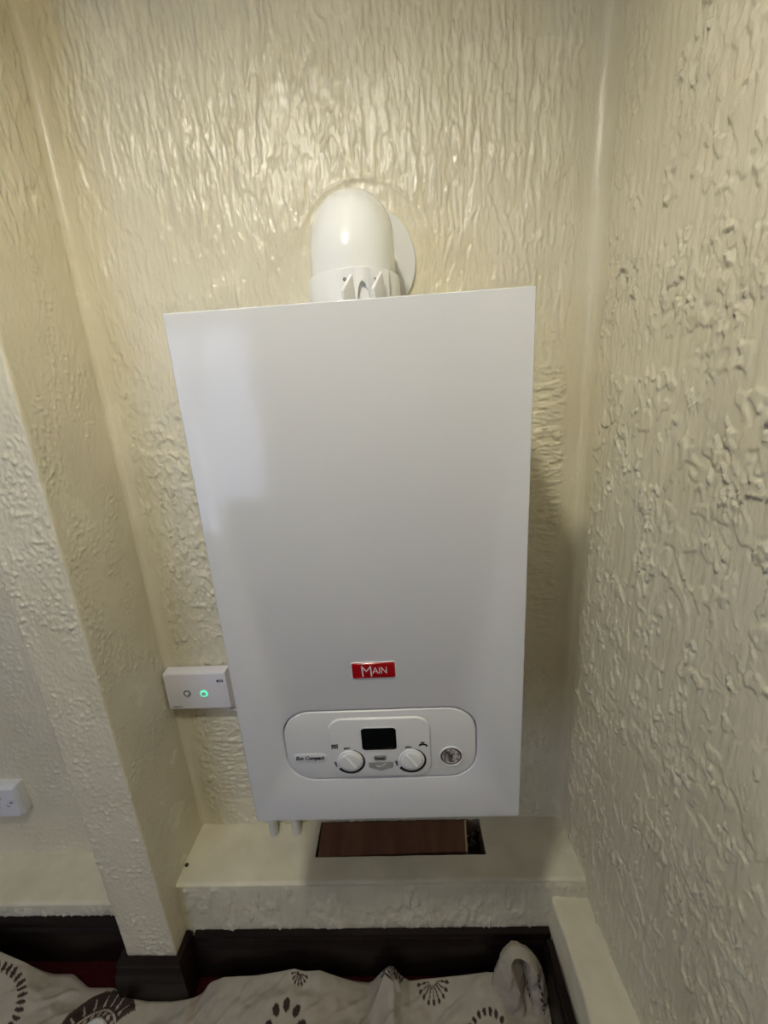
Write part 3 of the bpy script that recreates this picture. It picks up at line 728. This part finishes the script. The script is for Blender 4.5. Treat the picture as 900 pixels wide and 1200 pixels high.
# ------------------------------------------------------------------ hatch board
hb = empty('hatch_board', (-0.02, 0.24, LZ), 'brown varnished plywood board covering the hatch in the ledge', 'board')
def slab(name, quad, th, mat, parent):
    q = [Vector(p_) for p_ in quad]; nrm_ = (q[1] - q[0]).cross(q[2] - q[0]).normalized()
    if nrm_.z < 0: nrm_ = -nrm_
    v = q + [p_ - nrm_ * th for p_ in q]
    return loft(name, [v[4:], v[:4]], mat, parent, smooth=None)
slab('board_face', [(-0.1800, HY0 + 0.0012, LZ + 0.0005), (0.1490, HY0 + 0.0075, LZ + 0.0005), (0.1560, HY1 - 0.003, LZ + 0.002), (-0.1830, HY1 - 0.003, LZ + 0.002)], 0.010, m_wood, hb)
slab('board_edge', [(0.1494, HY0 + 0.0075, LZ + 0.0006), (0.1530, HY0 + 0.0078, LZ + 0.0006), (0.1600, HY1 - 0.003, LZ + 0.002), (0.1564, HY1 - 0.003, LZ + 0.002)], 0.010, m_woodedge, hb)

# ------------------------------------------------------------------ crumpled printed sheet on the floor
outline = [(-60, 1098), (0, 1115), (30, 1128), (60, 1145), (88, 1163), (100, 1165), (130, 1164), (150, 1170), (172, 1175), (200, 1175), (222, 1171), (236, 1167), (245, 1152), (262, 1145), (300, 1143),
           (330, 1138), (345, 1135), (356, 1138), (375, 1137), (398, 1145), (420, 1152), (432, 1155), (447, 1139), (455, 1132), (461, 1132), (470, 1143), (480, 1150), (500, 1147), (540, 1143), (570, 1139), (585, 1140), (600, 1150), (625, 1165), (640, 1180)]
oe = []
for (u, v) in outline:
    y = 0.112 if u > 240 else (0.084 if u > 135 else 0.128)
    if 225 < u <= 240: y = 0.098
    if 88 < u <= 135: y = 0.105
    p_ = at_y(u, v, y); oe.append((p_[0], p_[1], max(p_[2], FLOOR + 0.008)))
oe = np.array(oe)
order = np.argsort(oe[:, 0]); oe = oe[order]
cx = np.concatenate([np.arange(-1.45, -0.93, 0.01), np.arange(-0.93, 0.292, 0.0018)])
ey = np.interp(cx, oe[:, 0], oe[:, 1]); ez = np.interp(cx, oe[:, 0], oe[:, 2])
ker = np.exp(-(np.arange(-7, 8) / 3.0) ** 2); ker /= ker.sum()
ey = np.convolve(np.pad(ey, 7, 'edge'), ker, 'valid')
ker2 = np.exp(-(np.arange(-4, 5) / 1.6) ** 2); ker2 /= ker2.sum()
ez = np.convolve(np.pad(ez, 4, 'edge'), ker2, 'valid')
dd = np.concatenate([np.arange(0, 0.16, 0.0018), np.arange(0.165, 0.62, 0.015)])       # distance in front of the crest
CX, DD = np.meshgrid(cx, dd)
EY, EZ = np.broadcast_to(ey, CX.shape), np.broadcast_to(ez, CX.shape)
base = FLOOR + 0.012 + 0.010 * (fbm(CX * 7, DD * 9, 401, 3) + 0.6) + 0.022 * np.exp(-((CX + 0.25) / 0.16) ** 2) * np.exp(-((DD - 0.05) / 0.10) ** 2)
fall = np.exp(-(DD / (0.045 + 0.6 * np.clip(EZ - FLOOR - 0.02, 0, 0.2))) ** 1.5)
ZZ = base + (EZ - base) * fall
fold = fbm(CX * 13 + DD * 9, DD * 16 - CX * 3, 411, 3)
ZZ += 0.007 * fold * sstep(0, 0.03, DD) + 0.004 * np.exp(-(perlin(CX * 11 + DD * 14, DD * 8, 415) / 0.12) ** 2) * sstep(0, 0.015, DD)
# long soft fold running forward from the small peak
pk = at_y(458, 1132, 0.112)
fx = pk[0] - 0.95 * DD
ZZ += 0.018 * np.exp(-np.abs((CX - fx) / 0.010)) * sstep(0, 0.01, DD) * np.exp(-DD / 0.2)
ZZ = np.maximum(ZZ, FLOOR + 0.004)
YY = EY - DD - 0.006 * fbm(CX * 9, DD * 9, 421, 2) * sstep(0, 0.03, DD)
# back side falls to the carpet behind the crest
backs = [(0.004, 0.25), (0.008, 0.6), (0.010, 1.0)]
BX = [np.stack([cx, ey + a, np.maximum(ez + (FLOOR + 0.002 - ez) * f, FLOOR + 0.002)], 1) for a, f in backs][::-1]
grid = np.concatenate([np.array(BX), np.stack([CX, YY, ZZ], -1)], 0)
R_, C_ = grid.shape[:2]

# print, worked out on the cloth's own surface
BASEC = np.array([0.39, 0.35, 0.285]); DARK = np.array([0.045, 0.030, 0.024]); PALE = np.array([0.60, 0.60, 0.55])
colr = np.broadcast_to(BASEC, grid.shape).copy()
colr *= (1 + 0.06 * fbm(grid[..., 0] * 60, grid[..., 1] * 60, 431, 2))[..., None]
gxy = grid[..., :2]
def paint(mask, c): colr[mask] = c
def on_cloth(u, v):
    """where the sight line through a photo pixel meets the cloth"""
    d = ray(u, v); G = grid[3:].reshape(-1, 3)
    rel = G - CAM; t = rel @ d / (d @ d); dist = np.linalg.norm(rel - t[:, None] * d, axis=1)
    k = dist.argmin(); return G[k]
def oval(c, a, b_, ang, col_=DARK):
    dx, dy = gxy[..., 0] - c[0], gxy[..., 1] - c[1]
    u = dx * math.cos(ang) + dy * math.sin(ang); v = -dx * math.sin(ang) + dy * math.cos(ang)
    paint((u / a) ** 2 + (v / b_) ** 2 < 1, col_)
def spray(c, r0, r1, a0, a1, n, w, dot):
    for a in np.linspace(a0, a1, n):
        d = np.array([math.cos(a), math.sin(a)]); m = np.array(c[:2]) + d * (r0 + r1) / 2
        oval(m, (r1 - r0) / 2, w, a); oval(np.array(c[:2]) + d * r1, dot * 1.5, dot, a)
def ring(c, r, a0, a1, n, a, b_):
    for t in np.linspace(a0, a1, n): oval((c[0] + r * math.cos(t), c[1] + r * math.sin(t)), a, b_, t)
c1 = on_cloth(507, 1149); spray(c1, 0.006, 0.030, math.radians(-172), math.radians(-8), 9, 0.0013, 0.0028)
c2 = on_cloth(352, 1140); spray(c2, 0.002, 0.016, math.radians(-170), math.radians(-20), 7, 0.0012, 0.002)
c3 = on_cloth(466, 1157); spray(c3, 0.008, 0.032, math.radians(60), math.radians(160), 8, 0.0014, 0.0026); oval(c3, 0.0055, 0.0065, 0, PALE)
c4 = on_cloth(334, 1199); ring((c4[0], c4[1] - 0.012), 0.034, math.radians(20), math.radians(165), 5, 0.0095, 0.0066)
c5 = on_cloth(572, 1196); ring((c5[0], c5[1] - 0.035), 0.045, math.radians(10), math.radians(170), 12, 0.0055, 0.0036)
c6 = on_cloth(0, 1180); ring((c6[0] - 0.012, c6[1] - 0.005), 0.048, math.radians(-70), math.radians(110), 17, 0.0085, 0.0030)
c7 = on_cloth(112, 1199); dx, dy = gxy[..., 0] - c7[0], gxy[..., 1] - (c7[1] - 0.028); rr_ = np.hypot(dx, dy); an = np.arctan2(dy, dx)
paint((rr_ < 0.086) & (rr_ > 0.020) & (an > 0.6), DARK)
paint((rr_ < 0.052) & (rr_ > 0.048) & (an > 0.6), BASEC); paint((rr_ < 0.034) & (an > 0.2), PALE); paint((rr_ < 0.037) & (rr_ > 0.034) & (an > 0.2), BASEC)
for t in np.linspace(0.75, 2.9, 8):
    oval((c7[0] + 0.0428 * math.cos(t), c7[1] - 0.028 + 0.0428 * math.sin(t)), 0.0042, 0.0042, 0, BASEC)
    oval((c7[0] + 0.066 * math.cos(t), c7[1] - 0.028 + 0.066 * math.sin(t)), 0.011, 0.0018, t, BASEC); oval((c7[0] + 0.060 * math.cos(t), c7[1] - 0.028 + 0.060 * math.sin(t)), 0.003, 0.003, 0, BASEC)
for ix in range(-3, 2):                                                        # the print goes on below the picture
    ring((0.32 * ix + 0.1, -0.22), 0.05, 0, 6.1, 15, 0.007, 0.004); spray((0.32 * ix - 0.06, -0.33), 0.008, 0.035, 0, 5.9, 16, 0.0014, 0.003)

sheet = empty('dust_sheet', (-0.3, 0.0, FLOOR), 'crumpled beige cotton sheet printed with dark brown flowers, on the carpet', 'sheet')
def cloth_mesh(name, G, Cc, parent, thick=0.0012):
    Rn, Cn = G.shape[:2]; idx = np.arange(Rn * Cn).reshape(Rn, Cn)
    q = np.stack([idx[:-1, :-1], idx[1:, :-1], idx[1:, 1:], idx[:-1, 1:]], -1).reshape(-1, 4)
    me = bpy.data.meshes.new(name); nf = len(q)
    me.vertices.add(Rn * Cn); me.vertices.foreach_set('co', G.reshape(-1, 3).astype(np.float32).ravel())
    me.loops.add(nf * 4); me.loops.foreach_set('vertex_index', q.ravel().astype(np.int32))
    me.polygons.add(nf); me.polygons.foreach_set('loop_start', np.arange(nf, dtype=np.int32) * 4); me.polygons.foreach_set('loop_total', np.full(nf, 4, np.int32))
    me.polygons.foreach_set('use_smooth', np.ones(nf, bool))
    me.update(); me.validate()
    ca = me.color_attributes.new('print', 'FLOAT_COLOR', 'POINT')
    rgba = np.concatenate([Cc.reshape(-1, 3), np.ones((Rn * Cn, 1))], 1).astype(np.float32); ca.data.foreach_set('color', rgba.ravel())
    return link_mesh(name, me, m_cloth, parent)
cloth_mesh('sheet_spread', grid, colr, sheet)
# turned-up corner standing against the skirting: outer lip, rolled hem, inside of the pocket
arch_px = [(572, 1200), (573, 1172), (578, 1145), (588, 1120), (597, 1110), (606, 1108), (617, 1110), (627, 1119), (636, 1133), (642, 1158), (646, 1185), (648, 1204)]
inn_px = [(616, 1204), (613, 1180), (607, 1156), (601, 1137), (599, 1126), (604, 1121), (611, 1120), (618, 1124), (621, 1140), (623, 1160), (625, 1182), (627, 1204)]
back_px = [(612 + (v - 1120) / 84 * 11, v + 4) for u, v in inn_px]
def smooth_curve(px, y0, y1, n=70):
    t = np.linspace(0, 1, len(px)); tt = np.linspace(0, 1, n)
    U = np.interp(tt, t, [p_[0] for p_ in px]); V = np.interp(tt, t, [p_[1] for p_ in px])
    k = np.exp(-(np.arange(-6, 7) / 2.6) ** 2); k /= k.sum()
    U = np.convolve(np.pad(U, 6, 'reflect', reflect_type='odd'), k, 'valid'); V = np.convolve(np.pad(V, 6, 'reflect', reflect_type='odd'), k, 'valid')
    out = []
    for a, (u, v) in zip(tt, zip(U, V)):
        y = y0 + (y1 - y0) * math.sin(a * math.pi); p_ = at_y(u, v, y); out.append((p_[0], p_[1], max(p_[2], FLOOR + 0.003)))
    return np.array(out)
o1 = smooth_curve(arch_px, 0.078, 0.112); i1 = smooth_curve(inn_px, 0.060, 0.098); k1 = smooth_curve(back_px, 0.085, 0.120)
outb = o1 + np.array([0.0, 0.012, 0.0]) * np.sin(np.linspace(0, np.pi, len(o1)))[:, None]; outb[:, 2] -= 0.010
outb[:, 2] = np.maximum(outb[:, 2], FLOOR + 0.002)
rows = [outb]
for f in np.linspace(0, 1, 10):
    r_ = o1 * (1 - f) + i1 * f; r_[:, 1] -= 0.012 * math.sin(f * math.pi); rows.append(r_)
for f in np.linspace(0.12, 1, 9):
    rows.append(i1 * (1 - f) + k1 * f)
hood = np.array(rows)
# finer grid so that the print is crisp
t0 = np.linspace(0, 1, hood.shape[0]); t1_ = np.linspace(0, 1, 60); s0 = np.linspace(0, 1, hood.shape[1]); s1 = np.linspace(0, 1, 220)
tmp = np.stack([np.stack([np.interp(t1_, t0, hood[:, j, k]) for j in range(hood.shape[1])], 1) for k in range(3)], -1)
hood = np.stack([np.stack([np.interp(s1, s0, tmp[i, :, k]) for i in range(60)], 0) for k in range(3)], -1)
hood[..., 1] += 0.005 * fbm(hood[..., 0] * 32, hood[..., 2] * 22, 441, 3); hood[..., 0] += 0.002 * fbm(hood[..., 2] * 40, hood[..., 1] * 40, 443, 2)
hc = np.broadcast_to(BASEC, hood.shape).copy()
SS, TT = np.meshgrid(s1, t1_)
for k in range(9):                                      # dots along the right strip, dashes inside the pocket
    a = 0.70 + 0.026 * k; hc[((SS - a) / 0.009) ** 2 + ((TT - 0.26 - 0.03 * (k % 2)) / 0.035) ** 2 < 1] = DARK
for k in range(8):
    a = 0.52 + 0.05 * k; hc[((SS - a) / 0.014) ** 2 + ((TT - 0.78) / 0.05) ** 2 < 1] = DARK
cloth_mesh('turned_corner', hood, hc, sheet)

# ------------------------------------------------------------------ pendant lamp that lights the alcove
pl = empty('pendant_lamp_offscreen', (LAMP[0], LAMP[1], CEIL), 'plain pendant lamp with a round bulb hanging from the ceiling', 'lamp')
def revolve(name, prof, mat, parent, n=32):
    return loft(name, [[(LAMP[0] + r * math.cos(2 * math.pi * k / n), LAMP[1] + r * math.sin(2 * math.pi * k / n), z) for k in range(n)] for r, z in prof], mat, parent, True, True, 40)
revolve('ceiling_rose', [(0.05, CEIL), (0.05, CEIL - 0.012), (0.02, CEIL - 0.028)], m_plast, pl)
revolve('flex', [(0.0035, CEIL - 0.02), (0.0035, LAMP[2] + 0.11)], m_plast, pl, 12)
revolve('lamp_holder', [(0.008, LAMP[2] + 0.12), (0.018, LAMP[2] + 0.10), (0.020, LAMP[2] + 0.055), (0.016, LAMP[2] + 0.048)], m_plast, pl)
revolve('bulb_offscreen', [(0.014, LAMP[2] + 0.052)] + [(0.05 * math.sin(a), LAMP[2] + 0.05 * math.cos(a)) for a in np.linspace(0.32, math.pi - 0.05, 14)], m_bulb, pl)
sh_prof = [(0.145, LAMP[2] - 0.086), (0.085, LAMP[2] + 0.115)]      # unseen shade added to dim the upper wall, one fabric sheet
loft('added_lamp_shade', [[(LAMP[0] + r * math.cos(2 * math.pi * k / 40), LAMP[1] + r * math.sin(2 * math.pi * k / 40), z) for k in range(40)] for r, z in sh_prof], m_shade, pl, False, False, 40)
for k in range(3):
    a = 2 * math.pi * k / 3
    tube('added_shade_spoke', [(LAMP[0] + 0.015 * math.cos(a), LAMP[1] + 0.015 * math.sin(a), LAMP[2] + 0.105), (LAMP[0] + 0.084 * math.cos(a), LAMP[1] + 0.084 * math.sin(a), LAMP[2] + 0.110)], 0.0015, m_screw, pl, 8)
